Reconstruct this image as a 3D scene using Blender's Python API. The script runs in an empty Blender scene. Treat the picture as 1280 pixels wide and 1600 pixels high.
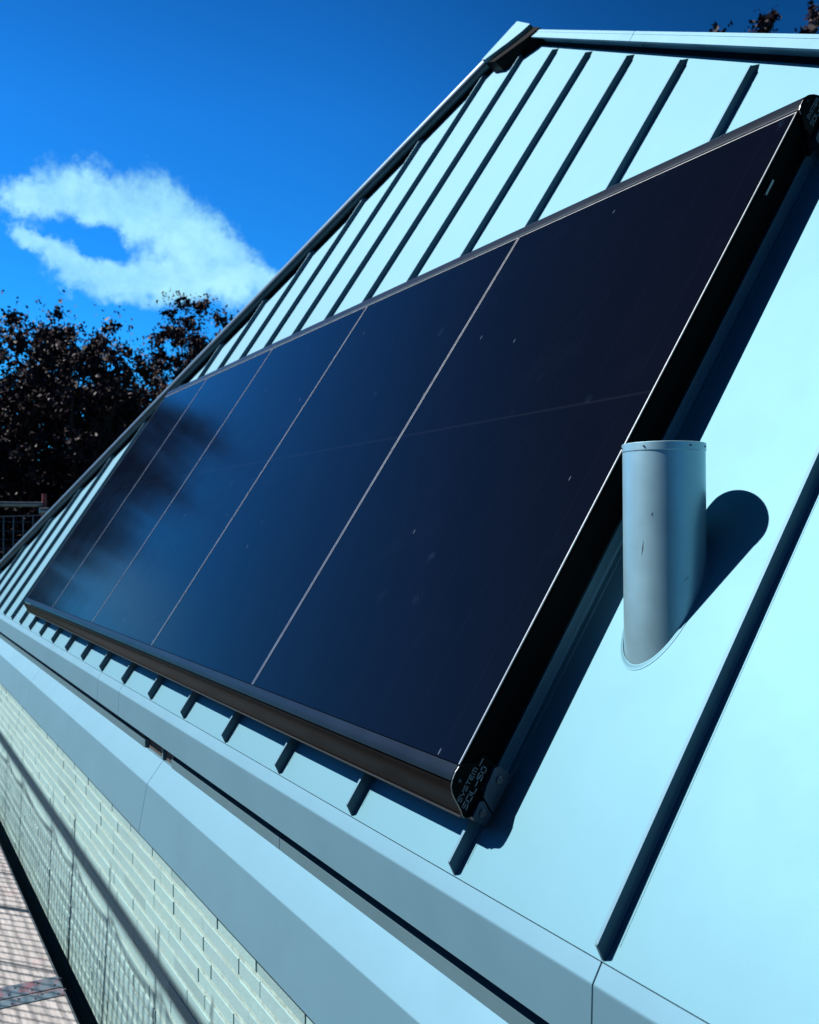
import bpy, math, random
import numpy as np
from mathutils import Vector, Matrix
rad = math.radians
scene = bpy.context.scene
COL = scene.collection

# ------------------------------------------------------------------ camera
YAW, PITCH, ROLL = rad(28.688), rad(1.150), rad(-0.174)
fw = Vector((math.sin(YAW)*math.cos(PITCH), math.cos(YAW)*math.cos(PITCH), math.sin(PITCH)))
rt = Vector((math.cos(YAW), -math.sin(YAW), 0)); up = rt.cross(fw)
r2 = math.cos(ROLL)*rt + math.sin(ROLL)*up
u2 = -math.sin(ROLL)*rt + math.cos(ROLL)*up
cam_d = bpy.data.cameras.new('camera'); cam = bpy.data.objects.new('camera', cam_d); COL.objects.link(cam)
cam.matrix_world = Matrix(((r2.x, u2.x, -fw.x, 0), (r2.y, u2.y, -fw.y, 0), (r2.z, u2.z, -fw.z, 0), (0, 0, 0, 1)))
cam_d.sensor_fit = 'VERTICAL'; cam_d.sensor_height = 36; cam_d.sensor_width = 28.8
cam_d.lens = 36*1560.9/1600
cam_d.clip_start = .02; cam_d.clip_end = 3000
cam_d.dof.use_dof = True; cam_d.dof.focus_distance = 2.3; cam_d.dof.aperture_fstop = 8.0
scene.camera = cam

# ------------------------------------------------------------------ light
SUN = Vector((-0.52488, 0.42731, 0.73615)).normalized()
sl = bpy.data.lights.new('sun', 'SUN'); sl.energy = 5.0; sl.angle = rad(.53); sl.color = (1.0, .97, .93)
so = bpy.data.objects.new('sun', sl); COL.objects.link(so)
so.rotation_euler = SUN.to_track_quat('Z', 'Y').to_euler(); so.location = (-8, 6, 12)

W = bpy.data.worlds.new('World'); scene.world = W; W.use_nodes = True
nt = W.node_tree; nt.nodes.clear()
class G:
    """small node graph helper"""
    def __init__(s, nt): s.nt = nt
    def n(s, t, **k):
        x = s.nt.nodes.new(t)
        for a, b in k.items(): setattr(x, a, b)
        return x
    def put(s, sock, v):
        if isinstance(v, bpy.types.NodeSocket): s.nt.links.new(v, sock)
        elif v is not None: sock.default_value = v
    def m(s, op, a, b=None, c=None, clamp=False):
        x = s.n('ShaderNodeMath', operation=op, use_clamp=clamp)
        s.put(x.inputs[0], a)
        if b is not None: s.put(x.inputs[1], b)
        if c is not None: s.put(x.inputs[2], c)
        return x.outputs[0]
    def mix(s, f, a, b, mode='MIX'):
        x = s.n('ShaderNodeMix', data_type='RGBA', blend_type=mode)
        s.put(x.inputs['Factor'], f); s.put(x.inputs[6], a); s.put(x.inputs[7], b)
        return x.outputs[2]
    def noise(s, vec, scale, detail=2, rough=.5):
        x = s.n('ShaderNodeTexNoise'); s.put(x.inputs['Vector'], vec)
        x.inputs['Scale'].default_value = scale; x.inputs['Detail'].default_value = detail; x.inputs['Roughness'].default_value = rough
        return x
    def rng(s, v, a, b, c, d, smooth=False):
        x = s.n('ShaderNodeMapRange'); x.interpolation_type = 'SMOOTHSTEP' if smooth else 'LINEAR'
        s.put(x.inputs[0], v)
        for i, q in enumerate((a, b, c, d)): x.inputs[i+1].default_value = q
        return x.outputs[0]
g = G(nt)
tc = g.n('ShaderNodeTexCoord')
sky = g.n('ShaderNodeTexSky', sky_type='NISHITA', sun_disc=False)
sky.sun_elevation = math.asin(SUN.z); sky.sun_rotation = math.atan2(SUN.x, SUN.y)
sky.altitude = 300; sky.air_density = 1.0; sky.dust_density = .4; sky.ozone_density = 2.5
SKY_TINT = (.055, .48, .80, 1)
sat = g.n('ShaderNodeGamma'); g.put(sat.inputs[0], sky.outputs[0]); sat.inputs[1].default_value = 1.4
skyc = g.mix(1.0, sat.outputs[0], SKY_TINT, 'MULTIPLY')
# clouds: soft shapes in azimuth / elevation, broken up by noise
nv = tc.outputs['Generated']
n1 = g.noise(nv, 9, 5, .6); n2 = g.noise(nv, 34, 5, .62)
sep = g.n('ShaderNodeSeparateXYZ'); g.put(sep.inputs[0], nv)
az = g.m('MULTIPLY', g.m('ARCTAN2', sep.outputs[0], sep.outputs[1]), 180/math.pi)
el = g.m('MULTIPLY', g.m('ARCSINE', sep.outputs[2]), 180/math.pi)
s1 = g.n('ShaderNodeSeparateColor'); g.put(s1.inputs[0], n1.outputs['Color'])
s2 = g.n('ShaderNodeSeparateColor'); g.put(s2.inputs[0], n2.outputs['Color'])
def wob(base, a, b, k1, k2):
    x = g.m('ADD', base, g.m('MULTIPLY', g.m('SUBTRACT', a, .5), k1))
    return g.m('ADD', x, g.m('MULTIPLY', g.m('SUBTRACT', b, .5), k2))
azw = wob(az, s1.outputs[0], s2.outputs[0], 3.0, 2.2)
elw = wob(el, s1.outputs[1], s2.outputs[1], 2.4, 2.2)
def blob(a0, e0, ra, re, rot=0):
    """1 at the centre of a soft ellipse, 0 at its edge"""
    da = g.m('SUBTRACT', azw, a0); de = g.m('SUBTRACT', elw, e0)
    c, s = math.cos(rad(rot)), math.sin(rad(rot))
    p = g.m('ADD', g.m('MULTIPLY', da, c/ra), g.m('MULTIPLY', de, s/ra))
    q = g.m('ADD', g.m('MULTIPLY', da, -s/re), g.m('MULTIPLY', de, c/re))
    return g.m('SUBTRACT', 1.0, g.m('SQRT', g.m('ADD', g.m('MULTIPLY', p, p), g.m('MULTIPLY', q, q))))
# CLOUDS (az, el, radius az, radius el, tilt)
blobs = [(8.6, 17.5, 2.3, 1.2, -4), (11.0, 17.7, 3.2, 2.0, -8), (14.0, 17.2, 3.3, 2.2, -18), (16.6, 15.9, 3.0, 2.1, -30), (18.4, 14.6, 2.7, 1.8, -32), (20.3, 14.0, 1.8, .9, -10),
         (15.8, 14.0, 3.8, 1.5, 0), (12.4, 13.8, 3.2, 1.2, -4), (9.8, 14.4, 2.0, 1.3, -35), (8.0, 15.6, 1.5, .7, -22),
         (60, 12, 12, 4, 0), (120, 25, 16, 6, 10), (-150, 15, 20, 5, 0)]
acc = None
for b in blobs:
    v = blob(*b); acc = v if acc is None else g.m('SMOOTH_MAX', acc, v, .25)
hole = blob(10.9, 15.9, 2.0, .85, -22)
acc = g.m('SUBTRACT', acc, g.rng(hole, -.7, .9, 0, .62, True))
n4 = g.noise(nv, 95, 4, .65)
acc = g.m('ADD', acc, g.m('MULTIPLY', g.m('SUBTRACT', n4.outputs[0], .5), .55))
dens = g.rng(acc, -.18, .50, 0, 1, True)
deep = g.n('ShaderNodeValToRGB'); g.put(deep.inputs[0], g.m('DIVIDE', el, 90.0))
for i_, (p_, v_) in enumerate(((.0, 1.0), (.25, 1.0), (.32, .80), (.42, .42), (.55, .22), (1.0, .10))):
    e_ = deep.color_ramp.elements[0] if i_ == 0 else deep.color_ramp.elements[1] if i_ == 1 else deep.color_ramp.elements.new(p_)
    e_.position = p_; e_.color = (v_, v_, v_, 1)
skyc = g.mix(1.0, skyc, deep.outputs[0], 'MULTIPLY')
side = g.rng(az, 22, 50, 1.0, .52, True)          # the sky deepens away from the sun
hs = g.n('ShaderNodeCombineColor')
for i_ in range(3): g.put(hs.inputs[i_], side)
skyc = g.mix(1.0, skyc, hs.outputs[0], 'MULTIPLY')
dens = g.m('MULTIPLY', dens, g.rng(n2.outputs[0], .30, .62, .66, 1.0))
ccol = g.mix(g.rng(n1.outputs[0], .35, .65, 0, 1), (2.9, 6.9, 8.9, 1), (4.4, 8.6, 9.4, 1))
dens = g.m('MULTIPLY', dens, .93)
veil = g.rng(blob(-8.5, 10, 7, 3.8), .0, 1.0, 0, .30, True)
skyc = g.mix(veil, skyc, ccol)
final = g.mix(dens, skyc, ccol)
bg = g.n('ShaderNodeBackground'); g.put(bg.inputs[0], final); bg.inputs[1].default_value = .06
wo = g.n('ShaderNodeOutputWorld'); nt.links.new(bg.outputs[0], wo.inputs[0])

scene.view_settings.view_transform = 'Standard'; scene.view_settings.look = 'None'
scene.view_settings.exposure = 0.9; scene.view_settings.gamma = 1.0
scene.cycles.max_bounces = 6

# ------------------------------------------------------------------ materials
def material(name, base, rough=.5, metal=0.0, spec=.5, var=.0, vscale=3.0, bump=0.0, bscale=60.0, wave=0.0, wscale=2.5, coat=0.0, rvar=0.0, dirt=None, ior=None, streak=0):
    m = bpy.data.materials.new(name); m.use_nodes = True; t = m.node_tree; h = G(t)
    p = t.nodes['Principled BSDF']
    p.inputs['Roughness'].default_value = rough; p.inputs['Metallic'].default_value = metal
    p.inputs['Specular IOR Level'].default_value = spec; p.inputs['IOR'].default_value = ior or 1.45; p.inputs['Coat Weight'].default_value = coat
    tcx = h.n('ShaderNodeTexCoord').outputs['Object']
    col = (*base, 1)
    if var:
        nz = h.noise(tcx, vscale, 5, .6)
        f = h.rng(nz.outputs[0], .3, .7, 0, 1)
        col = h.mix(f, tuple(c*(1-var) for c in base)+(1,), tuple(min(1, c*(1+var)) for c in base)+(1,))
    if dirt:
        nz = h.noise(tcx, dirt[0], 6, .7)
        f = h.rng(nz.outputs[0], dirt[1], dirt[1]+.08, 0, dirt[3])
        col = h.mix(f, col, (*dirt[2], 1))
    h.put(p.inputs['Base Color'], col)
    if streak:
        w_ = h.n('ShaderNodeVectorMath', operation='DOT_PRODUCT'); h.put(w_.inputs[0], tcx); w_.inputs[1].default_value = (.5507, 0, .8347)
        y_ = h.n('ShaderNodeSeparateXYZ'); h.put(y_.inputs[0], tcx)
        cv = h.n('ShaderNodeCombineXYZ'); h.put(cv.inputs[0], h.m('MULTIPLY', y_.outputs[1], 9.0)); h.put(cv.inputs[1], h.m('MULTIPLY', w_.outputs['Value'], .55))
        f = h.rng(h.noise(cv.outputs[0], 1.6, 6, .6).outputs[0], .45, .80, 0, streak)
        col = h.mix(f, col, tuple(c*.72 for c in base)+(1,))
        f = h.rng(h.noise(tcx, 34, 6, .75).outputs[0], .62, .75, 0, streak*.7)
        col = h.mix(f, col, tuple(c*.6 for c in base)+(1,))
    if rvar:
        nz = h.noise(tcx, 7, 5, .6)
        h.put(p.inputs['Roughness'], h.rng(nz.outputs[0], .3, .7, rough-rvar, rough+rvar))
    nrm = None
    if bump:
        b = h.n('ShaderNodeBump'); b.inputs['Strength'].default_value = bump; b.inputs['Distance'].default_value = .002
        h.put(b.inputs['Height'], h.noise(tcx, bscale, 4, .6).outputs[0]); nrm = b.outputs[0]
    if wave:
        b = h.n('ShaderNodeBump'); b.inputs['Strength'].default_value = wave; b.inputs['Distance'].default_value = .02
        h.put(b.inputs['Height'], h.noise(tcx, wscale, 1, .4).outputs[0])
        if nrm is not None: t.links.new(nrm, b.inputs['Normal'])
        nrm = b.outputs[0]
    if nrm is not None: t.links.new(nrm, p.inputs['Normal'])
    return m

ZINC = (.090, .210, .262)
M = {}
M['zinc'] = material('zinc_roof', ZINC, .62, .55, var=.02, vscale=1.6, bump=.05, bscale=400, wave=.09, wscale=1.3, rvar=.012, streak=.35, dirt=(16, .735, (.05, .10, .13), .5))
M['zinc_trim'] = material('zinc_flashing', (.106, .225, .292), .64, .5, var=.04, vscale=2.5, bump=.04, bscale=400, wave=.06, wscale=3, rvar=.03, streak=.25, dirt=(26, .73, (.17, .25, .29), .4))
M['zinc_dark'] = material('zinc_seam', (.088, .180, .235), .62, .5, var=.04, vscale=8, bump=.05, bscale=300)
M['zinc_strip'] = material('grey_upstand', (.080, .155, .190), .55, .3, var=.06, vscale=4, bump=.04)
M['verge'] = material('verge_metal', (.09, .14, .17), .42, .6, var=.12, vscale=5, bump=.05)
M['black'] = material('black_anodised', (.0016, .0017, .0024), .5, 0, .5, ior=1.12, bump=.03, var=.2, vscale=20)
M['black_gloss'] = material('black_gloss_trim', (.0042, .0036, .0036), +.42, 0, .5, ior=1.13, var=.3, vscale=10, bump=.03, bscale=25, wave=.03, wscale=5)
M['plate'] = material('black_end_plate', (.0018, .0018, .0024), .35, 0, .5, ior=1.15, bump=.03, bscale=200)
M['text'] = material('etched_grey', (.30, .33, .36), .5, .1)
M['edge'] = material('bare_aluminium_edge', (.34, .36, .37), .35, .8, bump=.05, bscale=500, var=.15, vscale=30)
M['clamp'] = material('seam_clamp_metal', (.055, .078, .115), .4, .7, var=.15, vscale=30, bump=.08, bscale=200)
M['pipe'] = material('pipe_metal', (.33, .57, .66), .43, .72, var=.06, vscale=9, bump=.12, bscale=500, wave=.05, wscale=8, rvar=.06, dirt=(60, .74, (.03, .05, .06), .5))
M['screw'] = material('screw_metal', (.12, .13, .15), .35, .8)
M['dark_hole'] = material('dark_membrane', (.012, .012, .014), .8)
M['stone'] = material('rough_brown_block', (.045, .04, .037), .9, var=.5, vscale=30, bump=.6, bscale=60)
M['mortar'] = material('pale_mortar', (.275, .385, .345), .95, var=.22, vscale=45, bump=.9, bscale=110)
M['steel'] = material('galvanised_tube', (.14, .16, .18), .4, .8, var=.2, vscale=20)
M['red_steel'] = material('red_painted_steel', (.16, .03, .03), .6, .2, var=.3, vscale=20)
M['net'] = material('blue_mesh_wire', (.03, .06, .11), .5, .2)
M['bark'] = material('tree_bark', (.022, .017, .015), .9, var=.4, vscale=8, bump=.5, bscale=40)

# bricks: per-brick value through a face attribute
def brick_mat():
    m = bpy.data.materials.new('pale_long_brick'); m.use_nodes = True; t = m.node_tree; h = G(t); p = t.nodes['Principled BSDF']
    at = h.n('ShaderNodeAttribute', attribute_name='tone'); tcx = h.n('ShaderNodeTexCoord').outputs['Object']
    ramp = h.n('ShaderNodeValToRGB'); e = ramp.color_ramp.elements
    e[0].color = (.15, .245, .245, 1); e[0].position = 0
    e[1].color = (.225, .352, .362, 1); e[1].position = .28
    x = ramp.color_ramp.elements.new(.8); x.color = (.240, .385, .385, 1)
    x = ramp.color_ramp.elements.new(1); x.color = (.24, .35, .33, 1)
    h.put(ramp.inputs[0], at.outputs['Fac'])
    n_ = h.noise(tcx, 26, 6, .7); n3 = h.noise(tcx, 150, 3, .6)
    c = h.mix(h.rng(n_.outputs[0], .3, .75, 0, .45), ramp.outputs[0], (.16, .28, .29, 1))
    c = h.mix(h.rng(h.noise(tcx, 2.2, 5, .65).outputs[0], .5, .75, 0, .5), c, (.15, .24, .235, 1))
    c = h.mix(h.rng(n3.outputs[0], .6, .8, 0, .5), c, (.28, .42, .37, 1))
    h.put(p.inputs['Base Color'], c); p.inputs['Roughness'].default_value = .9; p.inputs['Specular IOR Level'].default_value = .2
    b = h.n('ShaderNodeBump'); b.inputs['Strength'].default_value = .7; b.inputs['Distance'].default_value = .003
    h.put(b.inputs['Height'], h.m('ADD', n_.outputs[0], h.m('MULTIPLY', n3.outputs[0], .5))); t.links.new(b.outputs[0], p.inputs['Normal'])
    return m
M['brick'] = brick_mat()

def glass_mat():
    m = bpy.data.materials.new('solar_glass'); m.use_nodes = True; t = m.node_tree; h = G(t); p = t.nodes['Principled BSDF']
    tcx = h.n('ShaderNodeTexCoord').outputs['UV']
    sp = h.n('ShaderNodeSeparateXYZ'); h.put(sp.inputs[0], tcx)
    # fine cell grid below the glass and one lighter bus line half way up
    v = sp.outputs[1]; u = sp.outputs[0]
    line = h.m('LESS_THAN', h.m('ABSOLUTE', h.m('SUBTRACT', v, .87)), .0035)
    vert = h.m('LESS_THAN', h.m('ABSOLUTE', h.m('SUBTRACT', h.m('FRACT', h.m('DIVIDE', u, .156)), .5)), .012)
    c = h.mix(h.m('MULTIPLY', line, .13), (.0016, .0022, .0050, 1), (.018, .022, .03, 1))
    c = h.mix(h.m('MULTIPLY', vert, .06), c, (.012, .016, .03, 1))
    # dust specks and short scratches lying on the glass
    st = h.n('ShaderNodeMapping'); st.inputs['Rotation'].default_value = (0, 0, .5); st.inputs['Scale'].default_value = (1, .28, 1); h.put(st.inputs[0], tcx)
    vo = h.n('ShaderNodeTexVoronoi'); vo.inputs['Scale'].default_value = 26; h.put(vo.inputs['Vector'], st.outputs[0])
    vs = h.n('ShaderNodeSeparateColor'); h.put(vs.inputs[0], vo.outputs['Color'])
    speck = h.m('MULTIPLY', h.m('LESS_THAN', vo.outputs['Distance'], .055), h.m('GREATER_THAN', vs.outputs[0], .72))
    vo2 = h.n('ShaderNodeTexVoronoi'); vo2.inputs['Scale'].default_value = 9; h.put(vo2.inputs['Vector'], tcx)
    vs2 = h.n('ShaderNodeSeparateColor'); h.put(vs2.inputs[0], vo2.outputs['Color'])
    nz = h.noise(tcx, 30, 5, .7)
    sm = h.m('MULTIPLY', h.rng(vo2.outputs['Distance'], .05, .22, 1, 0), h.m('GREATER_THAN', vs2.outputs[1], .90))
    sm = h.m('MULTIPLY', sm, h.rng(nz.outputs[0], .45, .7, 0, 1))
    haze = h.rng(h.noise(tcx, 3.0, 6, .65).outputs[0], .55, .8, 0, .10)
    c = h.mix(h.m('MULTIPLY', speck, .6), c, (.09, .12, .15, 1))
    c = h.mix(h.m('MULTIPLY', sm, .7), c, (.014, .030, .055, 1))
    c = h.mix(haze, c, (.010, .016, .028, 1))
    h.put(p.inputs['Base Color'], c)
    h.put(p.inputs['Roughness'], h.rng(h.noise(tcx, 5, 4, .6).outputs[0], .3, .7, .105, .14))
    p.inputs['IOR'].default_value = 1.15; p.inputs['Specular IOR Level'].default_value = .5
    b = h.n('ShaderNodeBump'); b.inputs['Strength'].default_value = .05; b.inputs['Distance'].default_value = .01
    h.put(b.inputs['Height'], h.noise(tcx, 1.6, 2, .5).outputs[0]); t.links.new(b.outputs[0], p.inputs['Normal'])
    return m
M['glass'] = glass_mat()

def wood_mat():
    m = bpy.data.materials.new('weathered_plywood'); m.use_nodes = True; t = m.node_tree; h = G(t); p = t.nodes['Principled BSDF']
    tcx = h.n('ShaderNodeTexCoord').outputs['Object']
    mp = h.n('ShaderNodeMapping'); mp.inputs['Scale'].default_value = (22, 1.6, 1); h.put(mp.inputs[0], tcx)
    gr = h.noise(mp.outputs[0], 3, 6, .65); bl = h.noise(tcx, 5, 5, .65)
    c = h.mix(h.rng(gr.outputs[0], .35, .65, 0, 1), (.22, .205, .20, 1), (.38, .355, .345, 1))
    c = h.mix(h.rng(bl.outputs[0], .52, .68, 0, .6), c, (.33, .21, .225, 1))
    sp = h.noise(tcx, 38, 3, .6)
    c = h.mix(h.rng(sp.outputs[0], .70, .73, 0, .8), c, (.03, .03, .03, 1))
    h.put(p.inputs['Base Color'], c); p.inputs['Roughness'].default_value = .8
    b = h.n('ShaderNodeBump'); b.inputs['Strength'].default_value = .5; b.inputs['Distance'].default_value = .003
    h.put(b.inputs['Height'], gr.outputs[0]); t.links.new(b.outputs[0], p.inputs['Normal'])
    return m
M['wood'] = wood_mat()
def deckplate_mat():
    m = bpy.data.materials.new('scuffed_steel_plate'); m.use_nodes = True; t = m.node_tree; h = G(t); p = t.nodes['Principled BSDF']
    tcx = h.n('ShaderNodeTexCoord').outputs['Object']; nz = h.noise(tcx, 9, 6, .7)
    c = h.mix(h.rng(nz.outputs[0], .48, .58, 0, .8), (.12, .18, .22, 1), (.24, .09, .10, 1))
    h.put(p.inputs['Base Color'], c); p.inputs['Roughness'].default_value = .45; p.inputs['Metallic'].default_value = .5
    return m
M['deckplate'] = deckplate_mat()

def leaf_mat(name, a, b):
    m = bpy.data.materials.new(name); m.use_nodes = True; t = m.node_tree; h = G(t); p = t.nodes['Principled BSDF']
    at = h.n('ShaderNodeAttribute', attribute_name='tone')
    c = h.mix(at.outputs['Fac'], (*a, 1), (*b, 1))
    h.put(p.inputs['Base Color'], c); p.inputs['Roughness'].default_value = .6; p.inputs['Specular IOR Level'].default_value = .2
    return m
M['leaf'] = leaf_mat('copper_leaf', (.014, .0045, .007), (.044, .018, .023))
M['leaf_green'] = leaf_mat('dull_green_leaf', (.010, .014, .006), (.035, .045, .018))
M['ground'] = material('rough_grass_ground', (.035, .05, .025), .95, var=.5, vscale=.8, bump=.5, bscale=6)
M['wall_low'] = material('lower_brickwork', (.29, .36, .33), .9, var=.15, vscale=9, bump=.4, bscale=60)
M['main_roof'] = M['zinc']

# ------------------------------------------------------------------ object helpers
def mesh(name, V, F, mat=None, parent=None, smooth=None, tone=None, uv=None):
    me = bpy.data.meshes.new(name)
    me.from_pydata([tuple(v) for v in V], [], [tuple(f) for f in F])
    if mat is not None: me.materials.append(mat)
    if tone is not None:
        a = me.attributes.new('tone', 'FLOAT', 'FACE'); a.data.foreach_set('value', np.asarray(tone, dtype=np.float32))
    if uv is not None:
        l = me.uv_layers.new(name='uv'); idx = np.zeros(len(me.loops), dtype=np.int32); me.loops.foreach_get('vertex_index', idx)
        l.data.foreach_set('uv', np.asarray(uv, dtype=np.float32)[idx].ravel())
    me.update()
    if smooth is not None:
        me.polygons.foreach_set('use_smooth', [True]*len(me.polygons)); me.set_sharp_from_angle(angle=rad(smooth))
    o = bpy.data.objects.new(name, me); COL.objects.link(o)
    if parent is not None: o.parent = parent
    return o
def tag(o, label=None, cat=None, group=None, kind=None):
    if label: o['label'] = label
    if cat: o['category'] = cat
    if group: o['group'] = group
    if kind: o['kind'] = kind
    return o
def empty(name, loc=(0, 0, 0)):
    o = bpy.data.objects.new(name, None); o.location = loc; o.empty_display_size = .2; COL.objects.link(o); return o
class B:
    """collects shapes of one mesh object"""
    def __init__(s): s.V = []; s.F = []; s.T = []
    def add(s, V, F, tone=0):
        k = len(s.V); s.V += [tuple(v) for v in V]; s.F += [tuple(i+k for i in f) for f in F]; s.T += [tone]*len(F)
    def hull8(s, P): s.add(P, [(0, 3, 2, 1), (4, 5, 6, 7), (0, 1, 5, 4), (1, 2, 6, 5), (2, 3, 7, 6), (3, 0, 4, 7)])
    def box(s, a, b, f=None):
        P = [(a[0], a[1], a[2]), (b[0], a[1], a[2]), (b[0], b[1], a[2]), (a[0], b[1], a[2]), (a[0], a[1], b[2]), (b[0], a[1], b[2]), (b[0], b[1], b[2]), (a[0], b[1], b[2])]
        if f: P = [f(*p) for p in P]
        s.hull8(P)
    def prism(s, A, Bp):
        n = len(A); s.add(list(A)+list(Bp), [tuple(range(n))[::-1], tuple(range(n, 2*n))]+[(i, (i+1) % n, (i+1) % n+n, i+n) for i in range(n)])
    def tube(s, pts, r, seg=8, cap=True):
        pts = [Vector(p) for p in pts]; rr = r if isinstance(r, (list, tuple)) else [r]*len(pts); rings = []
        for i, p in enumerate(pts):
            d = (pts[min(i+1, len(pts)-1)]-pts[max(i-1, 0)]).normalized()
            a = d.orthogonal().normalized() if i == 0 else (a-d*a.dot(d)).normalized()
            b = d.cross(a)
            rings.append([p+rr[i]*(math.cos(t)*a+math.sin(t)*b) for t in [2*math.pi*k/seg for k in range(seg)]])
        V = [v for q in rings for v in q]; F = []
        for i in range(len(pts)-1):
            for k in range(seg):
                F.append((i*seg+k, i*seg+(k+1) % seg, (i+1)*seg+(k+1) % seg, (i+1)*seg+k))
        if cap: F += [tuple(range(seg))[::-1], tuple(range((len(pts)-1)*seg, len(pts)*seg))]
        s.add(V, F)
    def build(s, name, mat, parent=None, smooth=None, tone=False): return mesh(name, s.V, s.F, mat, parent, smooth, s.T if tone else None)
def fix(o):
    import bmesh
    bm = bmesh.new(); bm.from_mesh(o.data); bmesh.ops.recalc_face_normals(bm, faces=bm.faces); bm.to_mesh(o.data); bm.free(); return o

# ------------------------------------------------------------------ roof plane frame: Y along the eaves, v up the slope, h off the surface
RP = rad(56.584); D = 1.17
RN = Vector((-math.sin(RP), 0, math.cos(RP))); RS = Vector((math.cos(RP), 0, math.sin(RP)))
def P(Y, v, h): return -D*RN + v*RS + Vector((0, Y, 0)) + h*RN
APEX = (4.579, 4.055)
def right_v(Y): return APEX[1]+.6445*(Y-APEX[0])
def left_v(Y): return APEX[1]-.658*(Y-APEX[0])
def top_v(Y): return min(right_v(Y), left_v(Y))
YR, YL = APEX[0]-APEX[1]/.6445, APEX[0]+APEX[1]/.658

# ================================================================== ground
gp = []
N = 24; S_ = 1500
mesh('ground', [(-S_, -S_, -7.2), (S_, -S_, -7.2), (S_, S_, -7.2), (-S_, S_, -7.2)], [(0, 1, 2, 3)], M['ground'])['kind'] = 'structure'

# ================================================================== building
house = empty('gabled_house', (3.5, 4.5, -7.2))
tag(house, 'pale brick house end clad above in light blue standing seam metal roofing', 'house')
hp = Matrix.Translation((-3.5, -4.5, 7.2))
def hchild(o, parent=None):
    """parent to the house while keeping world coordinates"""
    if parent is None: o.parent = house; o.matrix_parent_inverse = hp
    else: o.parent = parent
    return o
# roof body: the leaning gable face with the main roof running back from it
b = B(); BX = Vector((6, 0, 0))
tri = [P(YR, 0, 0), P(YL, 0, 0), P(*APEX, 0)]
b.prism([t for t in tri], [t+BX for t in tri])
roof = hchild(fix(b.build('roof', M['zinc'])))
# standing seams
def seam(Y):
    vt = top_v(Y)-.012
    if vt < .1: return
    b = B(); w = .0050; hh = .0250
    # folded foot fillet, tapered foot end and thin upright
    A = [P(Y, .002, 0), P(Y, .022, hh), P(Y, vt-.05, hh), P(Y, vt, .004)]
    A = [P(Y-w/2, .0005, -.001), P(Y-w/2, .016, hh), P(Y-w/2, vt-.035, hh), P(Y-w/2, vt, -.001)]
    C = [P(Y+w/2, .0005, -.001), P(Y+w/2, .016, hh), P(Y+w/2, vt-.035, hh), P(Y+w/2, vt, -.001)]
    b.prism(A, C)
    f = .007
    b.prism([P(Y-w/2-f*.3, .008, .0006), P(Y-w/2, .008, .003), P(Y-w/2, .008, 0)], [P(Y-w/2-f, vt-.035, .0006), P(Y-w/2, vt-.035, .006), P(Y-w/2, vt-.035, 0)])
    # rolled top bead
    b.prism([P(Y-w/2-.0015, .0175, hh-.006), P(Y-w/2-.0015, .0175, hh+.001), P(Y+w/2+.0008, .0175, hh+.001), P(Y+w/2+.0008, .0175, hh-.006)],
            [P(Y-w/2-.003, vt-.035, hh-.006), P(Y-w/2-.003, vt-.035, hh+.002), P(Y+w/2+.001, vt-.035, hh+.002), P(Y+w/2+.001, vt-.035, hh-.006)])
    # faint fold creases in the trays either side
    for dy in (-.021, .019):
        b.prism([P(Y+dy-.0006, .03, -.0003), P(Y+dy, .03, .0006), P(Y+dy+.0006, .03, -.0003)], [P(Y+dy-.0006, vt-.1, -.0003), P(Y+dy, vt-.1, .0006), P(Y+dy+.0006, vt-.1, -.0003)])
    o = hchild(fix(b.build('standing_seam', M['zinc_dark'])), roof)
    return o
seams = [-1.07, -.62, -.17, .29, .74, 1.187, 1.615]+[2.064+.4505*i for i in range(20)]
for Y in seams: seam(Y)
for o in roof.children: pass

# profile extruded along Y
def arc_corner(p0, p1, p2, r, k=6):
    a = (Vector(p0)-Vector(p1)).normalized(); c = (Vector(p2)-Vector(p1)).normalized()
    ang = a.angle(c); t = r/math.tan(ang/2)
    A = Vector(p1)+a*t; C = Vector(p1)+c*t; out = []
    for i in range(k+1):
        s = i/k; out.append(((1-s)**2*A+2*s*(1-s)*Vector(p1)+s*s*C))
    return out
def prof(pts, y0, y1):
    b = B(); b.prism([(p[0], y0, p[1]) for p in pts], [(p[0], y1, p[1]) for p in pts]); return b
def flashing(name, top, fold, bottom, back_bottom, back_top, joints, mat, r=.012):
    out = []
    corner = arc_corner(top, fold, bottom, r)
    lip = (bottom[0]+.006, bottom[1]-.001)
    pts = [top]+[tuple(c) for c in corner]+[bottom, lip, back_bottom, back_top]
    for y0, y1 in zip(joints[:-1], joints[1:]):
        o = prof(pts, y0+.0018, y1-.0018).build(name, mat, None, smooth=40); fix(o)
        hchild(o); out.append(o)
    return out
# eaves flashing under the foot of the roof; the eaves line is at (.977, -.644)
flashing('eaves_flashing', (.9776, -.6472), (.9600, -.6765), (.9565, -.7765), (1.02, -.7768), (1.02, -.652), [YR-.1, -1.9+.4, 1.19, 4.333, 4.77, 7.9, YL+.1], M['zinc_trim'])
# dark packing line between tray foot and flashing, and the packing behind the joints
hchild(fix(prof([(.985, -.641), (.985, -.774), (1.10, -.774), (1.10, -.641)], YR-.05, YL+.05).build('joint_backing', M['dark_hole'])))
# recessed grey upstand strip between the two flashings, with one piece missing
for y0, y1 in ((YR-.1, 2.53), (2.5335, 3.60), (3.985, 6.2), (6.2035, YL+.1)):
    hchild(fix(prof([(.985, -.8195), (.985, -.850), (1.03, -.850), (1.03, -.8195)], y0, y1).build('upstand_strip', M['zinc_strip'])))
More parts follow.
